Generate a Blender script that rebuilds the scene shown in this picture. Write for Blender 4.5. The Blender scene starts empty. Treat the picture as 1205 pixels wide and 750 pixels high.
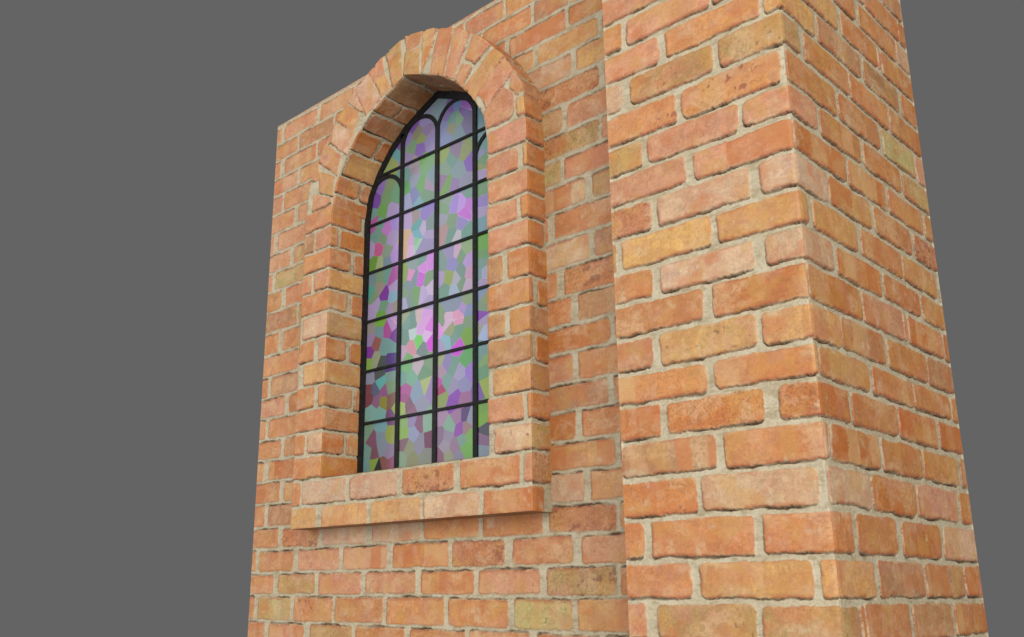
import bpy, math, random
import numpy as np
S = bpy.context.scene
PI = math.pi
# all measurements below are metres in the frame (X right along the wall, Y into the wall, Z up)
# with the eye point at (0,0,0); BASE is the foot of the building, put at the world origin
BASE = np.array([-1.77, 1.815, -0.62])

# ------------------------------------------------------------------ camera
cam_d = bpy.data.cameras.new('camera'); cam = bpy.data.objects.new('camera', cam_d)
S.collection.objects.link(cam); S.camera = cam
cam.location = (-BASE[0], -BASE[1], -BASE[2])
cam.rotation_euler = (PI/2 + 0.2687, 0, 0.7796)
cam_d.sensor_fit = 'HORIZONTAL'; cam_d.sensor_width = 36.0
cam_d.lens = 1107.7/1205*36.0
cam_d.shift_x = (602.5-552.37)/1205; cam_d.shift_y = (390.9-375.0)/1205
cam_d.clip_start = 0.01; cam_d.clip_end = 200

# ------------------------------------------------------------------ world: the plain grey studio backdrop
W = bpy.data.worlds.new("World"); S.world = W; W.use_nodes = True
bg = W.node_tree.nodes['Background']
bg.inputs['Color'].default_value = (0.127, 0.127, 0.127, 1); bg.inputs['Strength'].default_value = 1.0
S.view_settings.view_transform = 'Standard'; S.view_settings.look = 'None'
S.view_settings.exposure = 0.0; S.view_settings.gamma = 1.0

# ------------------------------------------------------------------ studio lamps (large, soft, behind and beside the camera)
def lamp(name, loc, target, size, power, col):
    d = bpy.data.lights.new(name, 'AREA'); d.shape = 'DISK'; d.size = size; d.energy = power; d.color = col
    o = bpy.data.objects.new(name, d); S.collection.objects.link(o)
    o.location = loc
    v = np.array(target, float)-np.array(loc, float)
    # area lamps shine along local -Z: tilt about X, then turn about Z
    o.rotation_euler = (math.acos(max(-1, min(1, -v[2]/np.linalg.norm(v)))), 0, math.atan2(v[1], v[0])-PI/2)
    return o
lamp('left_lamp',  (-6.5, -7.5, 2.6), (0, 0, 1.4), 9.0, 480, (1.0, 0.985, 0.97))
lamp('front_lamp', (2.0, -8.5, 2.6), (0, 0, 1.3), 11.0, 380, (1.0, 0.985, 0.965))
lamp('right_lamp', (7.4, -5.6, 2.8), (0.5, 0, 1.3), 10.0, 1160, (1.0, 0.98, 0.95))
LF = 1.25     # light level the photographed colours are divided by to get surface colours

# ------------------------------------------------------------------ noise
def hsh(i, j, s):
    n = (i*374761393 + j*668265263 + s*2246822519) & 0xFFFFFFFF
    n = ((n ^ (n >> 13))*1274126177) & 0xFFFFFFFF
    n = ((n ^ (n >> 15))*2246822519) & 0xFFFFFFFF
    return ((n ^ (n >> 16)) & 0xFFFFFF)/float(0xFFFFFF)
def vn(x, y, s=0):
    xi = np.floor(x).astype(np.int64); yi = np.floor(y).astype(np.int64)
    fx = x-xi; fy = y-yi; fx = fx*fx*(3-2*fx); fy = fy*fy*(3-2*fy)
    a = hsh(xi, yi, s); b = hsh(xi+1, yi, s); c = hsh(xi, yi+1, s); d = hsh(xi+1, yi+1, s)
    return (a+(b-a)*fx)*(1-fy)+(c+(d-c)*fx)*fy
def fbm(x, y, s=0, o=3):
    t = 0; a = 1; n = 0
    for k in range(o):
        t = t+a*vn(x*2**k+k*17.3, y*2**k-k*9.1, s+k); n += a; a *= .55
    return t/n
def ss(a, b, x):
    t = np.clip((x-a)/(b-a), 0, 1); return t*t*(3-2*t)
def lin(c):
    c = np.array(c, float)/255
    return np.where(c <= .04045, c/12.92, ((c+.055)/1.055)**2.4)

PAL = dict(o=(194,127,76), d=(190,115,58), p=(200,138,105), l=(204,166,136), y=(204,152,94), c=(178,141,88),
           g=(180,159,104), m=(175,126,88), r=(186,118,76), q=(198,132,82))
MORTAR = (183,170,141)

def parse(t):
    L = []
    for ln in t.strip().splitlines():
        a = ln.split(); u0, v0, u1, v1 = map(float, a[:4])
        L.append((np.array([[u0, v0], [u1, v0], [u1, v1], [u0, v1]]), a[4], None))
    return L

def autofill(bricks, u0, u1, zb, mort, seed, brick_len=.232, joint=.012):
    """finish courses that the traced bricks leave open: zb = course bottoms (descending)"""
    R = random.Random(seed); out = list(bricks)
    for k in range(1, len(zb)):
        z0 = zb[k]; z1 = zb[k-1]-mort; zm = (z0+z1)/2
        occ = sorted([(b[0][:,0].min(), b[0][:,0].max()) for b in bricks if b[0][:,1].min() < zm < b[0][:,1].max()])
        edges = []; cur = u0
        for a, b in occ:
            if a-cur > .03: edges.append((cur+(joint if cur > u0 else 0), a-joint))
            cur = max(cur, b)
        if u1-cur > .03: edges.append((cur+(joint if cur > u0 else 0), u1))
        for a, b in edges:
            n = max(1, round((b-a)/brick_len)); x = a; off = R.uniform(-.4, .4) if n > 2 else 0
            cuts = [a]+[a+(b-a)*(i+off*.5)/n for i in range(1, n)]+[b]
            for i in range(n):
                l = cuts[i]+(joint/2 if i else 0); r = cuts[i+1]-(joint/2 if i < n-1 else 0)
                if r-l > .012:
                    out.append((np.array([[l, z0], [r, z0], [r, z1], [l, z1]]), R.choice('ooopppydmqlcr')+R.choice(['', '', 'b', 'x']), None))
    return out

def field(U, V, bricks, crev, seed):
    """height (<=0), colour and roughness of a brick face at the points (U,V)"""
    sh = U.shape; U = U.ravel(); V = V.ravel(); N = U.size
    wu = U+.0030*(fbm(U*28, V*28, seed+1)-.5)*2+.0016*(vn(U*150, V*150, seed+7)-.5)
    wv = V+.0036*(fbm(U*24, V*28, seed+3)-.5)*2+.0022*(vn(U*130, V*170, seed+9)-.5)
    rag = .0020*(fbm(U*260, V*260, seed+5, 2)-.5)
    D = np.full(N, -1.0); own = np.full(N, -1, np.int32); DB = np.full(N, -1.0)   # DB: best crevice distance
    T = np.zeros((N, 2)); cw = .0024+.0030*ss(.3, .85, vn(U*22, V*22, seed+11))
    for bi, (P, code, cd) in enumerate(bricks):
        R = random.Random(bi*7+seed)
        lo = P.min(0)-.013; hi = P.max(0)+.013
        ix = np.nonzero((wu > lo[0]) & (wu < hi[0]) & (wv > lo[1]) & (wv < hi[1]))[0]
        if ix.size == 0: continue
        x = wu[ix]; y = wv[ix]
        jit = [R.uniform(-.0012, .0018) for _ in P]
        c = P.mean(0)
        nrm = []
        for i in range(len(P)):
            a, b = P[i], P[(i+1) % len(P)]; e = b-a; n = np.array([-e[1], e[0]])/max(1e-9, np.hypot(*e))
            if np.dot(c-a, n) < 0: n = -n
            nrm.append((n, a))
        rr = R.choice([.006, .008, .011, .014]) if cd is None else .004
        def dist(px, py):
            ds = [(px-a[0])*n[0]+(py-a[1])*n[1]+j for (n, a), j in zip(nrm, jit)]
            m = np.min(ds, 0)+.0006; ds = [q+.0006 for q in ds]
            acc = 0                                            # rounded corners
            for d in ds: acc = acc+np.clip(rr-d, 0, None)**2
            return np.where(m > rr, m, rr-np.sqrt(acc))
        d = dist(x, y)+rag[ix]*(2.2 if ('r' in code or 'x' in code) else 1)
        better = d > D[ix]
        j = ix[better]; D[j] = d[better]; own[j] = bi
        w = P.max(0)-P.min(0)
        T[j, 0] = (x[better]-lo[0]-.013)/w[0]; T[j, 1] = (y[better]-lo[1]-.013)/w[1]
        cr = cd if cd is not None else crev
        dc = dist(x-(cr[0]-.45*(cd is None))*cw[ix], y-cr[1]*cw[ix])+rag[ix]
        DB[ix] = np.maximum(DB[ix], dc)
    inside = ss(-.0009, .0012, D)
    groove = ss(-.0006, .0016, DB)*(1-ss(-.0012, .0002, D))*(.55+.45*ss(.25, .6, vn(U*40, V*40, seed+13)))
    def mixc(C, col, a): return C*(1-a[:, None])+(lin(col)/LF)[None]*a[:, None]
    # brick colour
    codes = [b[1] for b in bricks]
    ulo, uhi = U.min(), U.max()
    key = [int(round(b[0][:, 1].min()*500))+9000 if (b[0][:, 0].max() > uhi+.004 or b[0][:, 0].min() < ulo-.004) else i*13+seed+5 for i, b in enumerate(bricks)]
    base = np.zeros((len(bricks)+1, 3)); flags = np.zeros((len(bricks)+1, 6))
    for bi, cd in enumerate(codes):
        R = random.Random(key[bi])
        col = lin(PAL[cd[0]])/LF*np.array([.93, .99, .95])
        f = 1+R.uniform(-.10, .10)
        base[bi] = col*f*np.array([1, 1+R.uniform(-.05, .05), 1+R.uniform(-.08, .08)])
        flags[bi] = [('b' in cd[1:]), ('x' in cd), ('s' in cd[1:]) or cd[0] in 'cg', cd[0] == 'r' or 'r' in cd, R.random()*50, ('2' in cd)]
    C = base[own].copy(); F = flags[own]; ro = F[:, 4]
    n1 = fbm(U*16+ro, V*22, seed+21); n2 = fbm(U*30-ro, V*38+ro, seed+23); n3 = fbm(U*190, V*230, seed+25, 3); n4 = vn(U*420, V*420, seed+27)
    n5 = fbm(U*46+ro, V*420, seed+28, 2); n6 = fbm(U*380, V*40+ro, seed+29, 2)
    C *= (1+.30*(n2-.5)+.46*(n3-.5)+.24*(n4-.5)+.16*(n5-.5)*(ro > 25)+.20*(n6-.5)*(ro <= 25))[:, None]
    C = mixc(C, (206, 160, 122), .34*ss(.56, .63, fbm(U*38+ro, V*44-ro, seed+30, 4)))
    C = mixc(C, (170, 104, 62), .30*ss(.56, .63, fbm(U*34-ro, V*30+ro, seed+36, 4)))
    C = mixc(C, (204, 166, 124), .50*ss(.52, .70, n1)*(.5+.7*ss(.45, .6, n3)))
    C = mixc(C, (188, 106, 52), .45*ss(.56, .76, fbm(U*15+ro*3, V*20-ro, seed+31)))
    C = mixc(C, (192, 144, 72), .42*ss(.56, .72, fbm(U*20-ro*2, V*18+ro*2, seed+33)))
    C = mixc(C, (184, 126, 104), .30*ss(.55, .75, fbm(U*22+ro*5, V*24, seed+34)))
    # kiss marks and drag bands, with sharp upright edges
    def band(sd, lo):
        q = (T[:, 0]+.035*(n3-.5)+.05*(n1-.5))*(2.5+(ro % 4))+ro
        k = np.floor(q).astype(np.int64); fr = q-k
        h0 = hsh(k, (ro*100).astype(np.int64), sd); h1 = hsh(k+1, (ro*100).astype(np.int64), sd)
        soft = .06+.25*hsh(k, k*3, sd)
        w = ss(1-soft, 1, fr)
        return ((h0 > lo)*(1-w)+(h1 > lo)*w)*(.45+.55*ss(.3, .65, fbm(U*20+ro, V*26-ro, sd+1)))
    a = F[:, 0]
    C = mixc(C, (204, 160, 108), (.14+.46*a)*band(seed, .66))
    C = mixc(C, (184, 100, 40), (.14+.5*a)*band(seed+50, .64))
    # chipped, redder lower arris; scars and pits
    edge = (1-ss(.001, .005+.006*n2, D))
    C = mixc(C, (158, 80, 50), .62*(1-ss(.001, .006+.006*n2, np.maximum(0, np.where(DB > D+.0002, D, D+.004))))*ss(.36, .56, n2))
    C = mixc(C, (206, 172, 136), .35*edge*ss(.5, .7, 1-n2))
    scar = F[:, 1]*ss(.62, .68, fbm(U*60+ro, V*66, seed+41))*ss(.62, .72, vn(U*11+ro, V*16, seed+42))
    C = mixc(C, (140, 74, 58), .75*scar)
    crk = F[:, 1]*(1-ss(.006, .016, np.abs(fbm(U*24+ro, V*34, seed+43)-.52)))*ss(.66, .76, vn(U*18, V*18, seed+45))
    C = mixc(C, (112, 66, 48), .6*crk)
    pit = (F[:, 2]*.6+.2)*ss(.86, .92, vn(U*190+ro, V*190, seed+47))*ss(.5, .62, vn(U*42, V*42+ro, seed+48))
    C = mixc(C, (96, 62, 44), .6*pit)
    rg = F[:, 3]*ss(.50, .78, fbm(U*330, V*330, seed+49, 3))
    C *= (1-.30*rg+.16*F[:, 3]*(vn(U*500, V*500, seed+50)-.3))[:, None]
    C = mixc(C, (122, 70, 50), .6*F[:, 3]*ss(.60, .68, fbm(U*75+ro, V*80, seed+52))*ss(.52, .66, vn(U*16+ro, V*22, seed+53)))
    wht = ss(.70, .86, fbm(U*34, V*30, seed+51, 4))*.45
    C = mixc(C, (202, 184, 150), wht)
    # mortar
    m1 = fbm(U*30, V*60, seed+61); m2 = fbm(U*240, V*300, seed+63, 3)
    Mc = (lin(MORTAR)/LF)[None]*(1+.22*(m1-.5)+.42*(m2-.5))[:, None]
    Mc = mixc(Mc, (196, 186, 160), .6*ss(.55, .72, fbm(U*26, V*44, seed+65)))
    Mc = mixc(Mc, (152, 134, 98), .55*ss(.58, .75, fbm(U*40, V*90, seed+67)))
    line = (1-ss(.0, .05, np.abs(fbm(U*10, V*150, seed+69)-.5)))*ss(.5, .62, vn(U*14, V*30, seed+71))
    Mc = mixc(Mc, (140, 118, 88), .5*line)
    out = Mc*(1-inside[:, None])+C*inside[:, None]
    out = out*(1-.92*groove[:, None])+(lin((78, 46, 26))/LF)[None]*.92*groove[:, None]  # shadow line along the brick edges, painted dark brown into the recessed grooves
    H = -.0026*(1-ss(-.0030, .0030, D))-.009*groove-.0014*(m2-.5)*(1-inside)-.0007*(n3-.3)*inside-.0016*(scar+crk+pit)*inside-.0010*rg*inside
    return H.reshape(sh), np.clip(out, .002, .9).reshape(sh+(3,))

# ------------------------------------------------------------------ meshes out of patches
class Surf:
    def __init__(s): s.v = []; s.f = []; s.c = []; s.n = 0
    def grid(s, P, C, mask=None, flip=False):
        ny, nx = P.shape[:2]; idx = np.arange(ny*nx).reshape(ny, nx)+s.n
        q = np.stack([idx[:-1, :-1], idx[:-1, 1:], idx[1:, 1:], idx[1:, :-1]], -1).reshape(-1, 4)
        if mask is not None: q = q[mask.ravel()]
        if flip: q = q[:, ::-1]
        s.v.append(P.reshape(-1, 3)); s.c.append(C.reshape(-1, 3)); s.f.append(q); s.n += ny*nx
    def quad(s, pts, col):
        P = np.array([[pts[0], pts[1]], [pts[3], pts[2]]], float)
        s.grid(P, np.ones((2, 2, 3))*(lin(col)/LF))
    def build(s, name, mat, parent, smooth=True):
        v = np.concatenate(s.v)-BASE; f = np.concatenate(s.f); c = np.concatenate(s.c)
        used = np.zeros(len(v), bool); used[f.ravel()] = True
        rm = np.cumsum(used)-1; v = v[used]; c = c[used]; f = rm[f]
        me = bpy.data.meshes.new(name)
        me.vertices.add(len(v)); me.vertices.foreach_set('co', v.astype(np.float32).ravel())
        me.loops.add(f.size); me.loops.foreach_set('vertex_index', f.astype(np.int32).ravel())
        me.polygons.add(len(f)); me.polygons.foreach_set('loop_start', np.arange(0, f.size, 4, dtype=np.int32))
        me.update(calc_edges=True)
        a = me.color_attributes.new('tint', 'FLOAT_COLOR', 'POINT')
        a.data.foreach_set('color', np.concatenate([c, np.ones((len(c), 1))], 1).astype(np.float32).ravel())
        me.polygons.foreach_set('use_smooth', np.full(len(f), smooth))
        me.materials.append(mat)
        o = bpy.data.objects.new(name, me); S.collection.objects.link(o); o.parent = parent
        return o

def patch(surf, P, N, U, V, bricks, crev, seed, edges='lrbt', mask=None, flip=False, amp=1.0, corner=None):
    """P positions, N outward normals, (U,V) metres on the face; the relief fades out at the listed edges.
    corner: {edge: (normal of the neighbouring face, depth of the worn arris along the edge)}"""
    H, C = field(U, V, bricks, crev, seed)
    w = np.ones(H.shape)
    D = {'l': lambda: np.hypot(U-U[:, :1], V-V[:, :1]), 'r': lambda: np.hypot(U-U[:, -1:], V-V[:, -1:]),
         'b': lambda: np.hypot(U-U[:1], V-V[:1]), 't': lambda: np.hypot(U-U[-1:], V-V[-1:])}
    for e in edges:
        if not (corner and e in corner): w *= ss(0, .004, D[e]())
    Q = P+N*(H*w*amp)[..., None]
    if corner:
        for e, (n2, hc) in corner.items():
            k = 1-ss(0, .009, D[e]())
            hc = hc[:, None] if e in 'lr' else hc[None, :]
            n2 = np.asarray(n2, float); n2 = n2 if n2.ndim == 1 else (n2[:, None] if e in 'lr' else n2[None, :])
            Q = Q*(1-k[..., None])+(P+(N+n2)*hc[..., None])*k[..., None]
    surf.grid(Q, C, mask, flip)

def plane(surf, o, du, dv, u0, u1, v0, v1, n, bricks, crev, seed, step, edges='lrbt', maskf=None, flip=False, amp=1.0, corner=None, nv=None):
    """flat rectangular face: position = o + du*u + dv*v"""
    nu = max(2, int(abs(u1-u0)/step)+1); nv = nv or max(2, int(abs(v1-v0)/step)+1)
    U, V = np.meshgrid(np.linspace(u0, u1, nu), np.linspace(v0, v1, nv))
    P = np.array(o, float)+U[..., None]*np.array(du, float)+V[..., None]*np.array(dv, float)
    m = None
    if maskf: m = maskf((U[:-1, :-1]+U[1:, 1:])/2, (V[:-1, :-1]+V[1:, 1:])/2)
    patch(surf, P, np.broadcast_to(np.array(n, float), P.shape), U, V, bricks, crev, seed, edges, m, flip, amp, corner)

def arris(ua, va, A, ub, vb, B):
    """depth of a worn corner between face A (bricks, crev, seed) at (ua,va) and face B at (ub,vb)"""
    ha = field(np.asarray(ua, float), np.asarray(va, float), *A)[0]; hb = field(np.asarray(ub, float), np.asarray(vb, float), *B)[0]
    return np.maximum(np.minimum(ha, hb), -.006)*.8-.0014

# ------------------------------------------------------------------ materials
def nodes(m): m.use_nodes = True; return m.node_tree.nodes, m.node_tree.links, m.node_tree.nodes['Principled BSDF']
def brick_material():
    m = bpy.data.materials.new('weathered brick'); n, l, b = nodes(m)
    at = n.new('ShaderNodeAttribute'); at.attribute_name = 'tint'
    tc = n.new('ShaderNodeTexCoord')
    no = n.new('ShaderNodeTexNoise'); no.inputs['Scale'].default_value = 420; no.inputs['Detail'].default_value = 4; no.inputs['Roughness'].default_value = .65
    l.new(tc.outputs['Object'], no.inputs['Vector'])
    mr = n.new('ShaderNodeMapRange'); mr.inputs['From Min'].default_value = .3; mr.inputs['From Max'].default_value = .7
    mr.inputs['To Min'].default_value = .88; mr.inputs['To Max'].default_value = 1.12
    l.new(no.outputs['Fac'], mr.inputs['Value'])
    mx = n.new('ShaderNodeVectorMath'); mx.operation = 'SCALE'
    l.new(at.outputs['Color'], mx.inputs[0]); l.new(mr.outputs['Result'], mx.inputs['Scale'])
    l.new(mx.outputs['Vector'], b.inputs['Base Color'])
    b.inputs['Roughness'].default_value = .62
    b.inputs['Specular IOR Level'].default_value = .42
    bp = n.new('ShaderNodeBump'); bp.inputs['Strength'].default_value = .35; bp.inputs['Distance'].default_value = .0008
    l.new(no.outputs['Fac'], bp.inputs['Height']); l.new(bp.outputs['Normal'], b.inputs['Normal'])
    return m
def glass_material():
    m = bpy.data.materials.new('stained glass'); n, l, b = nodes(m)
    at = n.new('ShaderNodeAttribute'); at.attribute_name = 'tint'
    tc = n.new('ShaderNodeTexCoord')
    no = n.new('ShaderNodeTexNoise'); no.inputs['Scale'].default_value = 9; no.inputs['Detail'].default_value = 2
    l.new(tc.outputs['Object'], no.inputs['Vector'])
    l.new(at.outputs['Color'], b.inputs['Base Color'])
    b.inputs['Roughness'].default_value = .18; b.inputs['Specular IOR Level'].default_value = .38
    bp = n.new('ShaderNodeBump'); bp.inputs['Strength'].default_value = .08; bp.inputs['Distance'].default_value = .004
    l.new(no.outputs['Fac'], bp.inputs['Height']); l.new(bp.outputs['Normal'], b.inputs['Normal'])
    tr = n.new('ShaderNodeBsdfTranslucent'); l.new(at.outputs['Color'], tr.inputs['Color'])
    ms = n.new('ShaderNodeMixShader'); ms.inputs[0].default_value = .12
    l.new(b.outputs[0], ms.inputs[1]); l.new(tr.outputs[0], ms.inputs[2]); l.new(ms.outputs[0], n['Material Output'].inputs['Surface'])
    return m
def iron_material():
    m = bpy.data.materials.new('black iron'); n, l, b = nodes(m)
    tc = n.new('ShaderNodeTexCoord'); no = n.new('ShaderNodeTexNoise'); no.inputs['Scale'].default_value = 60; no.inputs['Detail'].default_value = 4
    l.new(tc.outputs['Object'], no.inputs['Vector'])
    cr = n.new('ShaderNodeValToRGB'); cr.color_ramp.elements[0].position = .35; cr.color_ramp.elements[0].color = (.006, .0065, .007, 1)
    cr.color_ramp.elements[1].position = .7; cr.color_ramp.elements[1].color = (.014, .014, .015, 1)
    l.new(no.outputs['Fac'], cr.inputs['Fac']); l.new(cr.outputs['Color'], b.inputs['Base Color'])
    b.inputs['Roughness'].default_value = .6; b.inputs['Specular IOR Level'].default_value = .15
    return m
BR = brick_material(); GL = glass_material(); IR = iron_material()
# ------------------------------------------------------------------ brick layouts: u0 v0 u1 v1 in metres on each face, colour code
PIER_FRONT = '''-1.1885 1.2781 -0.9513 1.3394 p
-1.1665 1.2021 -1.0921 1.2636 o
-1.0767 1.2021 -0.8632 1.2636 p
-0.8550 1.2021 -0.7336 1.2636 p
-1.1948 1.1261 -0.9965 1.1876 p
-0.9789 1.1261 -0.7554 1.1876 q
-0.7442 1.1261 -0.6996 1.1876 y
-1.1732 1.0485 -1.0989 1.1116 l
-1.0756 1.0485 -0.8668 1.1116 c
-0.8508 1.0485 -0.6996 1.1116 c
-1.2012 0.9674 -0.9612 1.0340 qx
-0.9486 0.9674 -0.7238 1.0340 oyx
-1.1801 0.8947 -1.0528 0.9529 c
-1.0373 0.8947 -0.8208 0.9529 p
-0.8095 0.8947 -0.6996 0.9529 p
-1.2075 0.8205 -0.9487 0.8802 p
-0.9283 0.8205 -0.7082 0.8802 pb
-1.2106 0.7448 -1.0375 0.8060 r
-1.0204 0.7448 -0.8092 0.8060 l
-0.7874 0.7448 -0.6996 0.8060 l
-1.2137 0.6690 -1.1323 0.7303 m
-1.1165 0.6690 -0.9001 0.7303 y
-0.8847 0.6690 -0.6996 0.7303 y
-1.1655 0.5984 -1.0424 0.6545 q
-1.0214 0.5984 -0.8131 0.6545 l
-0.7848 0.5984 -0.6996 0.6545 l
-1.1599 0.5213 -0.9286 0.5839 o
-0.9057 0.5213 -0.7025 0.5839 d
-1.2230 0.4445 -1.0537 0.5068 m
-1.0331 0.4445 -0.8175 0.5068 ys
-0.8071 0.4445 -0.6996 0.5068 ys
-1.1539 0.3762 -0.9322 0.4300 ob
-0.9154 0.3762 -0.6996 0.4300 ob
-1.2290 0.3024 -1.0442 0.3617 d
-1.0242 0.3024 -0.8182 0.3617 dr
-0.7863 0.3024 -0.6996 0.3617 dr
-1.1397 0.2259 -0.9231 0.2879 mb
-0.9050 0.2259 -0.6996 0.2879 om
-1.2353 0.1466 -0.9695 0.2114 dx
-0.9602 0.1466 -0.7278 0.2114 l2
-1.2165 0.0654 -1.0967 0.1321 o
-1.0767 0.0654 -0.8592 0.1321 o
-0.8375 0.0654 -0.6996 0.1321 o
-1.1646 -0.0106 -0.9940 0.0509 o2
-0.9757 -0.0106 -0.7553 0.0509 y2
-0.7410 -0.0106 -0.6996 0.0509 y
-1.2234 -0.0866 -1.0998 -0.0251 p
-1.0726 -0.0866 -0.8661 -0.0251 c
-0.8531 -0.0866 -0.6996 -0.0251 c'''
PIER_SIDE = '''2.2006 1.4297 2.3278 1.4910 m
2.0767 1.3539 2.2815 1.4152 o
1.8811 1.2781 1.9989 1.3394 o
2.0225 1.2781 2.2416 1.3394 om
1.5900 1.2021 1.8850 1.2636 y
1.9069 1.2021 2.1045 1.2636 d
2.1348 1.2021 2.3930 1.2636 o
1.5900 1.1261 1.7553 1.1876 y
1.7754 1.1261 1.9920 1.1876 m
2.0107 1.1261 2.2163 1.1876 m
2.2378 1.1261 2.3964 1.1876 d
1.5900 1.0485 1.6738 1.1116 c
1.6964 1.0485 1.9089 1.1116 o
1.9177 1.0485 2.1255 1.1116 o
2.1407 1.0485 2.4290 1.1116 ob
1.6060 0.9674 1.8255 1.0340 o
1.8422 0.9674 2.0531 1.0340 oy
2.0774 0.9674 2.2636 1.0340 g
2.2801 0.9674 2.4608 1.0340 p
1.5900 0.8947 1.7204 0.9529 p
1.7358 0.8947 1.9304 0.9529 ob
1.9482 0.8947 2.1541 0.9529 o
2.1747 0.8947 2.4321 0.9529 c
1.6060 0.8205 1.8388 0.8802 db
1.8554 0.8205 2.0478 0.8802 ob
2.0670 0.8205 2.2677 0.8802 o
2.2842 0.8205 2.4651 0.8802 o
1.5900 0.7448 1.7332 0.8060 l
1.7447 0.7448 1.9480 0.8060 yb
1.9659 0.7448 2.1734 0.8060 ob
2.1942 0.7448 2.4361 0.8060 r
1.5900 0.6690 1.6355 0.7303 y
1.6570 0.6690 1.8586 0.7303 y
1.8796 0.6690 2.0937 0.7303 o
2.1036 0.6690 2.3030 0.7303 y
2.3255 0.6690 2.4368 0.7303 o
1.5900 0.5984 1.7253 0.6545 l
1.7443 0.5984 1.9549 0.6545 oyb
1.9774 0.5984 2.1753 0.6545 ob
2.1909 0.5984 2.4380 0.6545 y
1.6060 0.5213 1.8364 0.5839 d
1.8487 0.5213 2.0521 0.5839 p
2.0858 0.5213 2.2934 0.5839 db
2.3046 0.5213 2.4385 0.5839 o
1.5900 0.4445 1.7231 0.5068 y
1.7306 0.4445 1.9331 0.5068 mb
1.9507 0.4445 2.1644 0.5068 o
2.1747 0.4445 2.4371 0.5068 m
1.6200 0.3762 1.8367 0.4300 y
1.8531 0.3762 2.0609 0.4300 ob
2.0704 0.3762 2.2865 0.4300 o
2.2976 0.3762 2.4070 0.4300 o
1.5900 0.3024 1.7249 0.3617 d
1.7398 0.3024 1.9556 0.3617 o
1.9689 0.3024 2.1747 0.3617 db
2.1953 0.3024 2.4371 0.3617 db
1.6351 0.2259 1.8444 0.2879 db
1.8607 0.2259 2.0640 0.2879 o
2.0736 0.2259 2.2789 0.2879 om
2.3010 0.2259 2.4655 0.2879 m
1.6060 0.1466 1.7790 0.2114 l
1.7906 0.1466 2.0005 0.2114 d
2.0142 0.1466 2.2425 0.2114 pb
2.2641 0.1466 2.4308 0.2114 d
1.5900 0.0654 1.6837 0.1321 o
1.7016 0.0654 1.8834 0.1321 o
1.9128 0.0654 2.1140 0.1321 d
2.1339 0.0654 2.4556 0.1321 l
1.5900 -0.0106 1.7575 0.0509 y
1.7764 -0.0106 1.9918 0.0509 m
2.0053 -0.0106 2.2213 0.0509 mb
2.2320 -0.0106 2.4193 0.0509 d
1.5900 -0.0866 1.6716 -0.0251 c
1.7034 -0.0866 1.8968 -0.0251 o
1.9179 -0.0866 2.1244 -0.0251 m
2.1444 -0.0866 2.4445 -0.0251 ob'''
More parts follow.
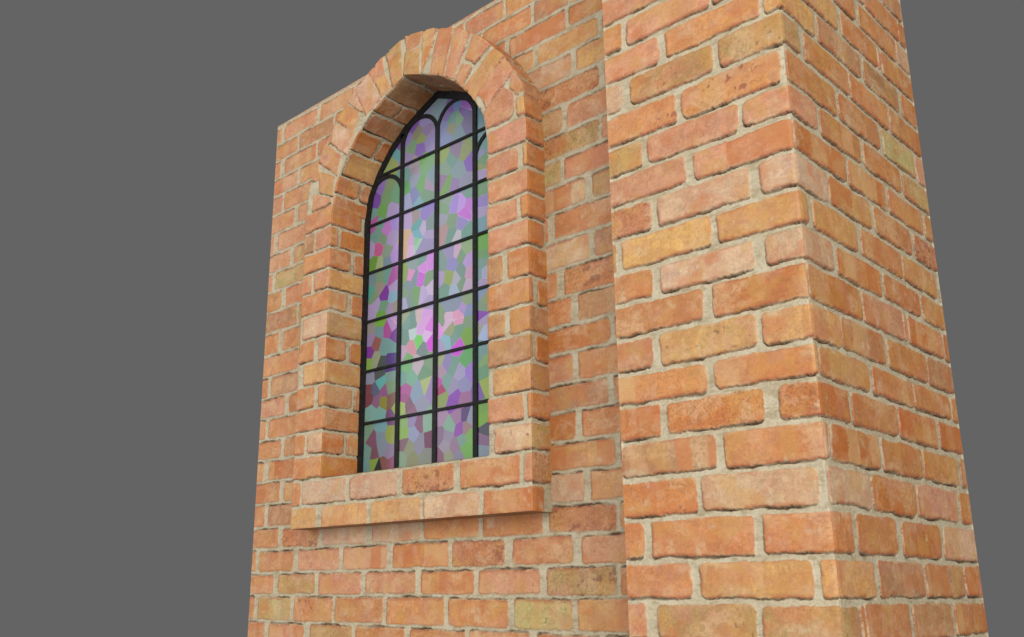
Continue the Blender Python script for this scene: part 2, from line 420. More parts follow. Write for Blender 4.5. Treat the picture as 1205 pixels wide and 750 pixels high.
WALL_FRONT = '''-2.8941 1.6465 -2.7969 1.7040 p
-2.7801 1.6465 -2.5763 1.7040 py
-2.5557 1.6465 -2.3638 1.7040 pb
-2.8869 1.5745 -2.6945 1.6330 o
-2.6811 1.5745 -2.4757 1.6330 m
-2.8797 1.5035 -2.7949 1.5610 p
-2.7672 1.5035 -2.5737 1.5610 pb
-2.9013 1.4325 -2.6827 1.4900 pb
-2.6642 1.4325 -2.5258 1.4900 y
-2.8937 1.3565 -2.7705 1.4190 p
-2.7569 1.3565 -2.5809 1.4190 p
-2.8858 1.2800 -2.6887 1.3430 p
-2.6624 1.2800 -2.5653 1.3430 p
-2.8778 1.2005 -2.8109 1.2665 p
-2.7835 1.2005 -2.5596 1.2665 p
-2.8699 1.1275 -2.7017 1.1870 p
-2.6808 1.1275 -2.5540 1.1870 c
-2.8624 1.0540 -2.8073 1.1140 p
-2.7856 1.0540 -2.5733 1.1140 g
-2.8768 0.9770 -2.7411 1.0405 o
-2.7148 0.9770 -2.5677 1.0405 pb
-2.8685 0.8965 -2.6412 0.9635 m
-2.8600 0.8155 -2.7447 0.8830 o
-2.7212 0.8155 -2.5800 0.8830 q
-2.8845 0.7365 -2.6229 0.8020 q
-2.8760 0.6595 -2.7952 0.7230 o
-2.7741 0.6595 -2.6164 0.7230 m
-2.8679 0.5875 -2.6847 0.6460 p
-2.6596 0.5875 -2.5620 0.6460 d
-2.8706 0.5100 -2.7959 0.5740 o
-2.7750 0.5100 -2.5752 0.5740 qy
-2.8625 0.4400 -2.6963 0.4965 o
-2.6763 0.4400 -2.5694 0.4965 m
-2.8652 0.3635 -2.7913 0.4265 y
-2.7603 0.3635 -2.5635 0.4265 db
-2.8568 0.2900 -2.6875 0.3500 ob
-2.6629 0.2900 -2.5763 0.3500 y
-2.8696 0.2105 -2.7705 0.2765 o
-2.7502 0.2105 -2.5330 0.2765 m
-2.8610 0.1395 -2.6831 0.1970 o
-2.6588 0.1395 -2.4597 0.1970 rx
-2.4376 0.1395 -2.2290 0.1970 l
-2.1975 0.1395 -1.9860 0.1970 l
-1.9720 0.1395 -1.7606 0.1970 q
-1.7450 0.1395 -1.5405 0.1970 o
-1.5185 0.1395 -1.3161 0.1970 r
-2.8633 0.0645 -2.8061 0.1260 o
-2.7907 0.0645 -2.5905 0.1260 o
-2.5626 0.0645 -2.3558 0.1260 p
-2.3349 0.0645 -2.1294 0.1260 pb
-2.1033 0.0645 -1.8759 0.1260 db
-1.8595 0.0645 -1.6702 0.1260 rl
-1.6410 0.0645 -1.4466 0.1260 o
-1.4210 0.0645 -1.2727 0.1260 p
-2.8550 -0.0065 -2.6985 0.0510 q
-2.6694 -0.0065 -2.4713 0.0510 c
-2.4494 -0.0065 -2.2459 0.0510 p
-2.2223 -0.0065 -2.0074 0.0510 p
-1.9830 -0.0065 -1.7796 0.0510 ob
-1.7611 -0.0065 -1.5525 0.0510 p
-1.5309 -0.0065 -1.3211 0.0510 cr
-1.3093 -0.0065 -1.2653 0.0510 o
-2.8723 -0.0875 -2.8001 -0.0200 o
-2.7799 -0.0875 -2.5963 -0.0200 g
-2.5778 -0.0875 -2.3801 -0.0200 qx
-2.3634 -0.0875 -2.1426 -0.0200 oy
-2.1241 -0.0875 -1.8909 -0.0200 o
-1.8746 -0.0875 -1.6606 -0.0200 oy
-1.6377 -0.0875 -1.4547 -0.0200 gs
-1.4370 -0.0875 -1.2696 -0.0200 y
-2.8788 -0.1625 -2.7320 -0.1010 o
-2.7076 -0.1625 -2.5171 -0.1010 pb
-2.4862 -0.1625 -2.2816 -0.1010 c
-2.2619 -0.1625 -2.0493 -0.1010 oy
-2.0247 -0.1625 -1.8138 -0.1010 q
-1.7983 -0.1625 -1.5863 -0.1010 q
-1.5646 -0.1625 -1.3763 -0.1010 d
-1.3596 -0.1625 -1.2517 -0.1010 l
-1.8103 1.6465 -1.6527 1.7040 p
-1.6424 1.6465 -1.4619 1.7040 q
-1.8399 1.5745 -1.7447 1.6330 o
-1.7376 1.5745 -1.5469 1.6330 q
-1.5339 1.5745 -1.4088 1.6330 m
-1.7665 1.5035 -1.6478 1.5610 p
-1.6275 1.5035 -1.4234 1.5610 pb
-1.4083 1.5035 -1.2609 1.5610 o
-1.7138 1.4325 -1.5405 1.4900 ob
-1.5246 1.4325 -1.3119 1.4900 y
-1.2950 1.4325 -1.2370 1.4900 p
-1.6298 1.3565 -1.4046 1.4190 l
-1.3870 1.3565 -1.2408 1.4190 y
-1.5662 1.2800 -1.3159 1.3430 r
-1.2964 1.2800 -1.2181 1.3430 o
-1.5679 1.2005 -1.4425 1.2665 c
-1.4248 1.2005 -1.2488 1.2665 p
-1.5695 1.1275 -1.3228 1.1870 cr
-1.3119 1.1275 -1.2396 1.1870 p
-1.5711 1.0540 -1.4533 1.1140 g
-1.4388 1.0540 -1.2435 1.1140 p
-1.5727 0.9770 -1.3734 1.0405 lb
-1.3486 0.9770 -1.2346 1.0405 c
-1.6368 0.8965 -1.4992 0.9635 o
-1.4787 0.8965 -1.2389 0.9635 o
-1.5762 0.8155 -1.3691 0.8830 l
-1.3475 0.8155 -1.2433 0.8830 m
-1.5779 0.7365 -1.4751 0.8020 p
-1.4496 0.7365 -1.2476 0.8020 or
-1.5796 0.6595 -1.4300 0.7230 o
-1.4081 0.6595 -1.2272 0.7230 m
-1.5812 0.5875 -1.3137 0.6460 dy
-1.2959 0.5875 -1.2314 0.6460 p
-1.5828 0.5100 -1.4301 0.5740 p
-1.4112 0.5100 -1.2357 0.5740 oy
-1.5844 0.4400 -1.3260 0.4965 m
-1.3059 0.4400 -1.2399 0.4965 o
-1.5860 0.3635 -1.4275 0.4265 d
-1.4064 0.3635 -1.2440 0.4265 o
-1.5876 0.2900 -1.3133 0.3500 yb
-1.2962 0.2900 -1.2483 0.3500 o
-1.5892 0.2105 -1.4073 0.2765 l
-1.3869 0.2105 -1.2527 0.2765 y'''
SURROUND_FRONT = '''-1.5419 1.2525 -1.4970 1.3085 y
-1.6518 1.1740 -1.4970 1.2390 p
-1.6704 1.0995 -1.5400 1.1605 p
-1.5217 1.0995 -1.4970 1.1605 y
-1.6513 1.0260 -1.4970 1.0860 p
-1.6711 0.9550 -1.5472 1.0125 p
-1.5321 0.9550 -1.4970 1.0125 o
-1.6539 0.8790 -1.4970 0.9415 p
-1.6815 0.7945 -1.5999 0.8655 m
-1.5816 0.7945 -1.4970 0.8655 o
-1.6979 0.7170 -1.4970 0.7810 o
-1.6822 0.6420 -1.5914 0.7035 m
-1.5734 0.6420 -1.4970 0.7035 o
-1.6983 0.5650 -1.4970 0.6285 m
-1.6368 0.4910 -1.4970 0.5515 y
-1.6986 0.4165 -1.5354 0.4775 p
-1.5184 0.4165 -1.4970 0.4775 o
-1.6322 0.3400 -1.4970 0.4030 lx
-2.4589 0.2590 -2.2412 0.3265 l
-2.2210 0.2590 -2.0079 0.3265 l
-1.9864 0.2590 -1.7803 0.3265 r
-1.7581 0.2590 -1.5496 0.3265 o
-1.5357 0.2590 -1.4970 0.3265 p
-2.5742 0.2590 -2.4679 0.3265 q
-2.5671 0.1870 -2.3826 0.2455 y
-2.3526 0.1870 -2.1388 0.2455 y
-2.1197 0.1870 -1.9113 0.2455 y
-1.8977 0.1870 -1.6871 0.2455 l
-1.6721 0.1870 -1.4970 0.2455 ob
-2.5820 1.1740 -2.3560 1.2390 q
-2.5755 1.0995 -2.4559 1.1605 m
-2.4464 1.0995 -2.3560 1.1605 p
-2.5692 1.0260 -2.3560 1.0860 o
-2.5630 0.9550 -2.4617 1.0125 p
-2.4475 0.9550 -2.3560 1.0125 p
-2.5300 0.8790 -2.3560 0.9415 o
-2.4972 0.7945 -2.3560 0.8655 l
-2.5673 0.7170 -2.4303 0.7810 o
-2.4075 0.7170 -2.3560 0.7810 p
-2.4800 0.6420 -2.3560 0.7035 y
-2.5540 0.5650 -2.4169 0.6285 q
-2.3945 0.5650 -2.3560 0.6285 o
-2.5712 0.4910 -2.3560 0.5515 o
-2.5645 0.4165 -2.4576 0.4775 q
-2.4440 0.4165 -2.3560 0.4775 l
-2.5577 0.3400 -2.3560 0.4030 oy'''
REVEAL = '''1.7326 1.1740 1.8693 1.2390 d
1.7326 1.0995 1.7750 1.1605 o
1.7891 1.0995 1.9281 1.1605 d
1.7326 1.0260 1.8316 1.0860 d
1.8497 1.0260 1.9307 1.0860 d
1.7326 0.9550 1.9332 1.0125 y
1.7326 0.8790 1.8219 0.9415 y
1.8414 0.8790 1.9358 0.9415 o
1.7326 0.7945 1.9386 0.8655 c
1.7326 0.7170 1.8237 0.7810 d
1.8446 0.7170 1.9414 0.7810 d
1.7326 0.6420 1.9441 0.7035 y
1.7326 0.5650 1.8511 0.6285 y
1.8702 0.5650 1.9467 0.6285 o
1.7326 0.4910 1.9493 0.5515 oy
1.7326 0.4165 1.8285 0.4775 d
1.8437 0.4165 1.9519 0.4775 y
1.7326 0.3400 1.9546 0.4030 d'''
SURROUND_SIDE = '''1.7326 1.2525 1.8920 1.3085 o
1.7326 1.1740 1.8891 1.2390 d
1.7326 1.0995 1.8859 1.1605 o
1.7326 1.0260 1.8829 1.0860 d
1.7326 0.9550 1.8800 1.0125 o
1.7326 0.8790 1.8061 0.9415 d
1.7326 0.7945 1.8738 0.8655 d
1.7326 0.7170 1.7570 0.7810 o
1.7805 0.7170 1.8705 0.7810 d
1.7326 0.6420 1.8674 0.7035 m
1.7326 0.5650 1.7528 0.6285 m
1.7660 0.5650 1.8643 0.6285 d
1.7326 0.4910 1.8613 0.5515 m
1.7326 0.4165 1.8583 0.4775 ol
1.7326 0.3400 1.8552 0.4030 cl
1.7326 0.2590 1.8520 0.3265 mr
1.7326 0.1870 1.7836 0.2455 d'''
VOUSSOIRS = [([-2.4464, 1.3845, -2.3596, 1.3373, -2.3647, 1.2713, -2.4375, 1.3062], 'y'), ([-2.4713, 1.3073, -2.3782, 1.2648, -2.3773, 1.2507, -2.4767, 1.2496], 'p'), ([-2.4619, 1.5147, -2.3316, 1.4086, -2.3482, 1.3398, -2.4556, 1.4257], 'p'), ([-2.3746, 1.5408, -2.2597, 1.4623, -2.2944, 1.3974, -2.3868, 1.4719], 'l'), ([-2.3441, 1.5806, -2.3097, 1.588, -2.2407, 1.5283, -2.2638, 1.4715, -2.3632, 1.5471], 'y'), ([-2.2661, 1.6298, -2.1958, 1.658, -2.1321, 1.5356, -2.2, 1.5081], 'l'), ([-2.2006, 1.6663, -2.1278, 1.7015, -2.1187, 1.6319, -2.1632, 1.613], 'p'), ([-2.1541, 1.6047, -2.1119, 1.6198, -2.0803, 1.5592, -2.1231, 1.5443], 'y'), ([-2.1083, 1.6961, -2.0356, 1.7199, -2.0231, 1.5721, -2.0719, 1.5573], 'c'), ([-2.0149, 1.7167, -1.9341, 1.6991, -1.9462, 1.6552, -2.0023, 1.6557], 'q'), ([-2.0103, 1.651, -1.9459, 1.6385, -1.9468, 1.5522, -2.0161, 1.5707], 'c'), ([-1.9281, 1.6954, -1.8679, 1.6857, -1.8936, 1.6139, -1.9312, 1.5531], 'y'), ([-1.8525, 1.6786, -1.7926, 1.6536, -1.8354, 1.4956, -1.8959, 1.5207], 'p'), ([-1.7815, 1.6485, -1.7168, 1.5983, -1.7913, 1.4716, -1.8243, 1.491], 'pl'), ([-1.7003, 1.5851, -1.6321, 1.5261, -1.7005, 1.4867, -1.7379, 1.5168], 'p'), ([-1.7521, 1.5003, -1.7203, 1.4792, -1.7564, 1.4292, -1.7851, 1.4577], 'p'), ([-1.6212, 1.5047, -1.5855, 1.4616, -1.7066, 1.3651, -1.7465, 1.421], 'y'), ([-1.5791, 1.4534, -1.5542, 1.3972, -1.6527, 1.3252, -1.686, 1.3788], 'p'), ([-1.5606, 1.392, -1.523, 1.3762, -1.5083, 1.3362, -1.5412, 1.3209, -1.5645, 1.3486], 'p'), ([-1.5901, 1.3563, -1.5586, 1.3226, -1.553, 1.2787, -1.5722, 1.2575, -1.6548, 1.2582, -1.6661, 1.3063], 'p'), ([-2.3513, 1.5833, -2.2583, 1.6553, -2.2707, 1.6316, -2.3125, 1.5971], 'p'), ([-2.3009, 1.5958, -2.2679, 1.6209, -2.2139, 1.5242, -2.2297, 1.5303], 'l'), ([-2.4901, 1.3638, -2.4756, 1.4324, -2.4546, 1.4126, -2.4483, 1.3567], 'y'), ([-2.4313, 1.4941, -2.3597, 1.5673, -2.3776, 1.4749, -2.4107, 1.474], 'm')]
PANES = '''-1.998 1.524 132 152 162
-2.024 1.509 132 150 162
-2.052 1.526 140 142 165
-2.047 1.555 132 152 162
-2.129 1.495 125 85 162
-2.106 1.462 135 130 110
-2.088 1.435 140 150 100
-2.073 1.487 148 135 180
-2.072 1.458 142 122 158
-2.093 1.400 135 105 175
-2.138 1.416 122 148 120
-2.050 1.409 148 135 180
-2.154 1.384 150 132 170
-2.162 1.457 140 120 180
-2.218 1.431 110 160 165
-2.246 1.395 150 160 100
-2.202 1.450 125 85 162
-2.076 1.345 108 158 90
-2.120 1.352 160 145 155
-1.955 1.495 130 100 165
-1.971 1.477 132 115 165
-1.924 1.499 110 135 175
-1.884 1.477 160 98 192
-1.894 1.459 125 100 165
-1.914 1.443 125 158 130
-1.940 1.445 112 150 142
-1.945 1.423 140 140 120
-1.879 1.410 120 110 150
-1.986 1.434 130 135 175
-1.975 1.390 130 140 180
-1.914 1.392 125 145 160
-1.985 1.338 145 160 95
-1.929 1.335 140 120 150
-1.949 1.310 112 150 142
-1.883 1.315 140 150 100
-1.864 1.281 130 90 180
-1.824 1.417 110 150 165
-1.820 1.358 125 155 165
-1.810 1.316 110 155 155
-1.825 1.291 140 145 180
-1.815 1.257 110 150 110
-2.285 1.326 140 110 180
-2.316 1.277 120 75 165
-2.329 1.235 112 150 142
-2.255 1.312 125 145 110
-2.260 1.272 115 150 105
-2.276 1.236 105 155 85
-2.208 1.269 110 155 125
-2.229 1.222 168 148 192
-2.322 1.202 168 90 150
-2.163 1.283 95 155 95
-2.158 1.322 112 150 142
-2.119 1.334 150 135 150
-2.070 1.333 115 160 115
-2.085 1.266 105 160 95
-2.124 1.299 140 145 170
-2.053 1.260 160 140 165
-2.068 1.226 110 145 120
-2.117 1.241 120 125 175
-2.095 1.206 115 160 175
-2.156 1.229 150 150 190
-2.037 1.275 125 150 160
-1.974 1.290 130 155 140
-1.913 1.262 130 150 160
-1.989 1.248 145 115 155
-1.969 1.230 115 155 90
-1.933 1.214 145 118 168
-1.888 1.212 140 140 165
-1.820 1.246 140 150 100
-1.823 1.217 168 148 192
-1.818 1.167 110 150 110
-1.816 1.126 145 125 195
-1.821 1.094 168 148 192
-1.819 1.061 110 150 165
-1.963 1.178 135 155 140
-1.978 1.152 120 155 120
-1.933 1.154 158 132 208
-1.898 1.147 188 145 222
-1.888 1.114 195 105 210
-1.871 1.135 190 115 210
-1.903 1.085 145 130 195
-1.869 1.175 112 150 142
-1.942 1.096 122 148 120
-1.988 1.121 150 150 170
-1.982 1.078 172 135 140
-1.942 1.059 105 145 135
-1.922 1.042 188 178 192
-1.883 1.043 105 150 140
-2.067 1.163 140 118 192
-2.110 1.164 155 135 140
-2.099 1.133 92 155 160
-2.148 1.163 175 148 198
-2.077 1.115 182 165 202
-2.045 1.118 120 140 145
-2.098 1.102 108 165 185
-2.108 1.077 135 185 150
-2.158 1.102 205 165 130
-2.130 1.079 205 155 205
-2.055 1.063 148 135 180
-2.050 1.083 168 148 192
-2.210 1.177 165 138 208
-2.256 1.157 185 120 192
-2.231 1.122 168 148 192
-2.292 1.188 112 150 142
-2.302 1.150 112 150 142
-2.272 1.133 122 148 120
-2.294 1.103 190 92 142
-2.336 1.108 168 148 192
-2.247 1.081 135 150 135
-2.212 1.056 178 140 208
-2.316 1.054 105 148 62
-2.289 1.044 162 172 130
-2.246 1.045 120 140 155
-2.284 0.999 125 150 120
-2.250 0.999 112 150 142
-2.218 0.981 170 88 162
-2.319 0.999 118 138 148
-2.209 0.950 168 148 192
-2.283 0.963 150 138 130
-2.329 0.958 78 160 145
-2.259 0.931 120 55 152
-2.213 0.920 130 168 192
-2.311 0.938 122 148 120
-2.298 0.908 168 148 192
-2.263 0.897 110 150 125
-2.320 0.886 168 148 192
-2.273 0.864 105 158 78
-2.223 0.873 162 142 172
-2.201 0.876 150 138 130
-2.205 0.843 192 150 202
-2.160 0.977 130 155 78
-2.130 0.970 210 138 192
-2.086 1.050 148 135 180
-2.065 1.053 148 135 180
-2.129 1.062 208 165 212
-2.162 1.071 205 165 130
-2.102 1.066 140 198 160
-2.075 1.009 112 150 142
-2.043 0.994 205 130 218
-2.069 0.985 208 130 218
-2.084 0.948 195 90 210
-2.111 0.954 120 135 150
-2.047 0.935 122 148 120
-2.142 0.935 118 138 148
-2.117 1.005 135 150 155
-2.104 0.900 108 152 92
-2.136 0.888 115 140 140
-2.067 0.892 182 160 208
-2.036 0.910 198 175 212
-2.051 0.862 168 148 192
-2.157 0.882 165 160 195
-2.153 0.918 122 148 120
-1.996 0.927 168 148 192
-1.986 0.972 120 145 140
-1.941 0.961 138 132 192
-1.922 0.996 200 160 192
-1.947 0.999 148 135 180
-1.902 0.980 115 150 115
-1.883 0.997 140 165 120
-1.956 0.921 142 158 78
-1.921 0.909 168 165 182
-1.902 0.926 110 140 135
-1.871 0.954 178 145 208
-1.866 0.917 195 145 182
-1.902 0.887 115 145 115
-1.878 0.874 188 160 192
-1.931 0.872 155 170 196
-1.975 0.882 105 145 130
-1.960 0.835 130 140 165
-1.921 0.837 130 140 165
-1.878 0.832 135 155 120
-1.873 0.799 130 140 185
-1.892 0.810 170 140 200
-1.911 0.786 220 150 188
-1.990 0.809 120 150 110
-1.965 0.790 212 170 202
-2.061 0.820 210 150 222
-2.087 0.826 202 172 180
-2.118 0.821 105 140 135
-2.156 0.840 150 160 130
-1.812 0.989 98 162 55
-1.817 0.958 100 150 95
-1.819 0.934 112 150 142
-1.808 0.896 160 165 200
-1.822 0.896 125 150 160
-1.813 0.873 168 148 192
-1.822 0.840 125 145 180
-1.813 0.803 122 148 120
-1.822 0.768 130 45 178
-1.804 0.815 140 150 100
-2.273 0.843 115 168 65
-2.238 0.813 168 78 148
-2.216 0.828 182 140 198
-2.324 0.830 148 140 140
-2.277 0.813 115 145 155
-2.322 0.795 152 130 172
-2.293 0.776 148 90 85
-2.326 0.746 125 55 152
-2.198 0.779 120 65 152
-2.252 0.756 115 150 150
-2.213 0.752 112 150 150
-2.296 0.722 150 155 125
-2.330 0.716 130 168 82
-2.261 0.701 72 82 82
-2.217 0.708 80 58 128
-2.216 0.682 85 60 125
-2.272 0.673 78 84 88
-2.322 0.666 140 140 165
-2.265 0.642 92 168 166
-2.216 0.657 120 150 145
-2.247 0.610 142 88 132
-2.326 0.622 122 68 80
-2.292 0.617 90 98 125
-2.220 0.621 122 148 120
-2.139 0.816 112 150 142
-2.149 0.770 105 140 130
-2.118 0.804 105 140 132
-2.060 0.804 215 155 218
-2.081 0.782 212 160 220
-2.039 0.782 218 118 222
-2.088 0.746 108 200 90
-2.034 0.734 212 62 215
-2.049 0.755 218 178 228
-2.121 0.732 205 140 156
-2.117 0.777 185 200 205
-2.069 0.719 110 130 130
-2.163 0.717 185 155 185
-2.141 0.695 108 168 98
-2.141 0.670 112 172 115
-2.089 0.672 188 166 182
-2.057 0.642 105 145 115
-2.038 0.671 122 148 120
-2.124 0.635 115 168 145
-2.156 0.640 110 155 145
-2.144 0.599 170 78 148
-2.087 0.587 130 150 175
-2.052 0.602 168 178 118
-2.031 0.589 152 125 182
-1.999 0.766 224 140 222
-1.964 0.777 212 170 202
-1.979 0.787 122 148 120
-1.950 0.753 150 155 115
-1.911 0.777 220 145 184
-1.878 0.725 115 158 50
-1.911 0.749 105 150 125
-1.873 0.766 122 148 120
-1.964 0.721 135 176 196
-1.916 0.698 202 75 210
-1.988 0.704 168 148 192
-1.930 0.725 112 150 142
-1.882 0.651 88 162 92
-1.993 0.670 155 165 120
-1.963 0.654 140 125 182
-1.934 0.639 110 150 140
-1.906 0.618 162 150 192
-1.987 0.634 168 140 162
-1.963 0.596 115 155 150
-1.864 0.614 150 112 204
-1.892 0.578 140 135 182
-1.934 0.578 148 140 175
-1.987 0.575 165 38 98
-2.002 0.595 185 70 165
-1.924 0.549 135 60 178
-1.827 0.736 160 160 140
-1.807 0.719 168 184 224
-1.818 0.755 168 148 192
-1.818 0.673 110 150 150
-1.825 0.641 115 150 140
-1.818 0.633 125 165 100
-1.814 0.606 98 150 115
-1.805 0.558 152 172 65
-1.828 0.545 120 80 160
-2.319 0.600 122 62 75
-2.251 0.576 138 132 65
-2.285 0.584 135 95 130
-2.213 0.574 128 92 84
-2.306 0.551 125 166 160
-2.266 0.542 118 165 160
-2.206 0.527 115 75 120
-2.190 0.543 150 170 78
-2.326 0.495 120 150 130
-2.259 0.498 115 155 165
-2.209 0.467 146 156 76
-2.263 0.466 125 140 155
-2.296 0.459 126 82 104
-2.294 0.412 120 80 95
-2.317 0.418 112 150 142
-2.218 0.415 140 125 155
-2.246 0.432 128 138 155
-2.293 0.387 130 156 76
-2.238 0.378 132 84 80
-2.206 0.375 142 78 110
-2.265 0.367 38 48 54
-2.326 0.379 110 150 150
-2.149 0.576 155 72 132
-2.158 0.546 155 176 90
-2.132 0.549 125 78 110
-2.097 0.576 130 150 175
-2.076 0.548 142 142 168
-2.116 0.526 136 88 120
-2.152 0.502 130 165 95
-2.151 0.464 130 168 70
-2.110 0.501 140 125 172
-2.082 0.487 125 72 110
-2.045 0.489 130 166 145
-2.104 0.462 140 145 182
-2.150 0.432 120 78 95
-2.129 0.416 130 135 105
-2.073 0.424 130 125 150
-2.039 0.427 102 34 78
-2.113 0.377 125 125 84
-2.052 0.378 122 126 112
-2.154 0.388 122 148 120
-2.043 0.391 120 122 115
-1.934 0.529 130 55 172
-1.892 0.533 156 98 146
-1.986 0.495 162 130 162
-1.882 0.489 78 46 116
-1.919 0.487 156 110 156
-1.947 0.464 125 165 145
-1.982 0.552 135 150 82
-1.905 0.449 142 62 168
-1.882 0.449 152 115 125
-1.864 0.480 140 145 170
-1.990 0.439 130 100 135
-1.957 0.435 140 130 158
-1.868 0.425 115 168 74
-1.882 0.391 104 168 68
-1.928 0.402 142 110 142
-1.909 0.371 130 125 150
-1.989 0.375 126 74 105
-1.956 0.376 140 145 115
-1.966 0.406 148 138 158
-1.896 0.418 112 150 142
-1.815 0.467 120 168 48
-1.819 0.500 112 160 60
-1.815 0.409 126 88 130
-1.806 0.437 58 58 80
-1.820 0.378 125 140 160'''
# ------------------------------------------------------------------ dimensions
YP, YW, YS, YB = 1.6, 1.815, 1.7426, 2.327       # pier face, wall face, surround face, back of the building
XL, XC, XJ = -2.829, -0.7096, -1.140              # wall's free end, pier's outer corner, pier's inner corner
ZT, ZB = 1.722, -0.62
XO, XI, XR, XQ = -2.516, -2.366, -1.658, -1.507   # surround: outer left, inner left, inner right, outer right
ZS, Z0, CX, CZ = 0.187, 0.3345, -2.0115, 1.213    # sill bottom, sill top, arch centre
YG = 1.885
ANG = np.arange(0, 181, 15)
ri = [.354, .351, .3385, .3325, .3325, .338, .362]; ro_ = [.5045, .510, .492, .484, .485, .490, .504]
ri = np.array(ri+ri[-2::-1]); ro_ = np.array(ro_+ro_[-2::-1])
def curve(r, a):
    vx = CX+r*np.cos(np.radians(ANG)); vz = CZ+r*np.sin(np.radians(ANG))
    return np.interp(a, ANG, vx), np.interp(a, ANG, vz)

root = bpy.data.objects.new('brick_building', None); S.collection.objects.link(root)
root['label'] = 'orange brick church wall with arched stained glass window and projecting corner pier'
root['category'] = 'building'

# ------------------------------------------------------------------ courses
zp = np.array([.7988,.7513,.7038,.6553,.6046,.5592,.5128,.4655,.4181,.374,.3258,.2778,.2351,.189,.1412,.0916,.0409,-.0066,-.0541])*1.6
zp = np.concatenate([[zp[0]+.0758*k for k in range(7, 0, -1)], zp, [zp[-1]-.0758*k for k in range(1, 8)]])
zw = np.array([1.704,1.633,1.561,1.49,1.419,1.343,1.2665,1.187,1.114,1.0405,.9635,.883,.802,.723,.646,.574,.4965,.4265,.350,.2765,.197,.126,.051,-.020,-.101,-.176])
zw = np.concatenate([[1.779], zw, [zw[-1]-.0745*k for k in range(1, 8)]])
zs = np.array([1.3,1.2525,1.174,1.0995,1.026,.955,.879,.7945,.717,.642,.565,.491,.4165,.340,.259,.187])

# ------------------------------------------------------------------ wall
pf = autofill(parse(PIER_FRONT), XJ-.01, XC+.01, zp, .0145, 11)
ps = autofill(parse(PIER_SIDE), YP-.01, YB+.05, zp, .0145, 12, .19, .009)
wf = parse(WALL_FRONT); wzb = zw[1:].copy()+.0135
# wall courses are listed by their top line; autofill wants bottoms
wfull = autofill(wf, XL-.02, XJ+.1, np.concatenate([[zw[0]+.0135], zw[1:]+.0135]), .0135, 13, .205)
wall = Surf()
def hole(U, V):
    r = np.hypot(U-CX, V-CZ); th = np.degrees(np.arctan2(V-CZ, U-CX))
    lim = np.interp(np.clip(th, 0, 180), ANG, (ri+ro_)/2)
    inarch = (V > CZ) & (r < lim)
    inrect = (V <= CZ) & (V > (ZS+Z0)/2) & (U > (XO+XI)/2) & (U < (XR+XQ)/2)
    return ~(inarch | inrect)
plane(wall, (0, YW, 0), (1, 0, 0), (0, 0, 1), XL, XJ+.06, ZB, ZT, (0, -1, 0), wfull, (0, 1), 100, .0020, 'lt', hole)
side = autofill([], YW-.01, YB+.01, zw, .0135, 21)
plane(wall, (XL, 0, 0), (0, 1, 0), (0, 0, 1), YW, YB, ZB, ZT, (-1, 0, 0), side, (0, 1), 140, .004, 'lrt', flip=True)
plane(wall, (0, YB, 0), (1, 0, 0), (0, 0, 1), XL, XC, ZB, ZT, (0, 1, 0), autofill([], XL, XC, zw, .0135, 22), (0, 1), 150, .006, 'lrt',
      lambda U, V: ~((U > XI-.02) & (U < XR+.02) & (V > Z0) & (V < CZ+.33)), flip=True)
cap = autofill([], XL, XJ, [YB+.02-.085*k for k in range(0, 8)], .0135, 23)
plane(wall, (0, 0, ZT), (1, 0, 0), (0, 1, 0), XL, XJ+.02, YW, YB, (0, 0, 1), cap, (0, -1), 160, .005, 'lrbt')
M3 = (188, 150, 112)
for q in (((XI-.02, YG+.03, Z0), (XI-.02, YB, Z0), (XI-.02, YB, CZ+.33), (XI-.02, YG+.03, CZ+.33)),
          ((XR+.02, YB, Z0), (XR+.02, YG+.03, Z0), (XR+.02, YG+.03, CZ+.33), (XR+.02, YB, CZ+.33)),
          ((XI-.02, YG+.03, Z0), (XR+.02, YG+.03, Z0), (XR+.02, YB, Z0), (XI-.02, YB, Z0)),
          ((XI-.02, YB, CZ+.33), (XR+.02, YB, CZ+.33), (XR+.02, YG+.03, CZ+.39), (XI-.02, YG+.03, CZ+.39))):
    wall.quad(q, M3)
wall.build('wall', BR, root)

# ------------------------------------------------------------------ pier
pier = Surf()
NV = 1460; zc_ = np.linspace(ZB, ZT, NV); hc_ = arris(np.full(NV, XC), zc_, (pf, (0, -1), 200), np.full(NV, YP), zc_, (ps, (0, -1), 220))
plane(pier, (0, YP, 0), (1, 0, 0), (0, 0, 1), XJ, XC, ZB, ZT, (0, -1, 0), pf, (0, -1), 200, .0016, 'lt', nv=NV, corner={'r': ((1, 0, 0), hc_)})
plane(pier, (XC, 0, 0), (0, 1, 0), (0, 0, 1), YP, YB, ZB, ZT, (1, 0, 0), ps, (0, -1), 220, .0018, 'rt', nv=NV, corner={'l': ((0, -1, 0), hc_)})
plane(pier, (XJ, 0, 0), (0, 1, 0), (0, 0, 1), YP, YW+.02, ZB, ZT, (-1, 0, 0), autofill([], YP-.1, YW+.05, zp, .0145, 24), (0, -1), 240, .003, 'lt', flip=True)
plane(pier, (0, 0, ZT), (1, 0, 0), (0, 1, 0), XJ, XC, YP, YB, (0, 0, 1), autofill([], XJ, XC, [YB+.02-.085*k for k in range(0, 11)], .0135, 25), (0, -1), 250, .004, 'lrbt')
pier.build('corner_pier', BR, root)

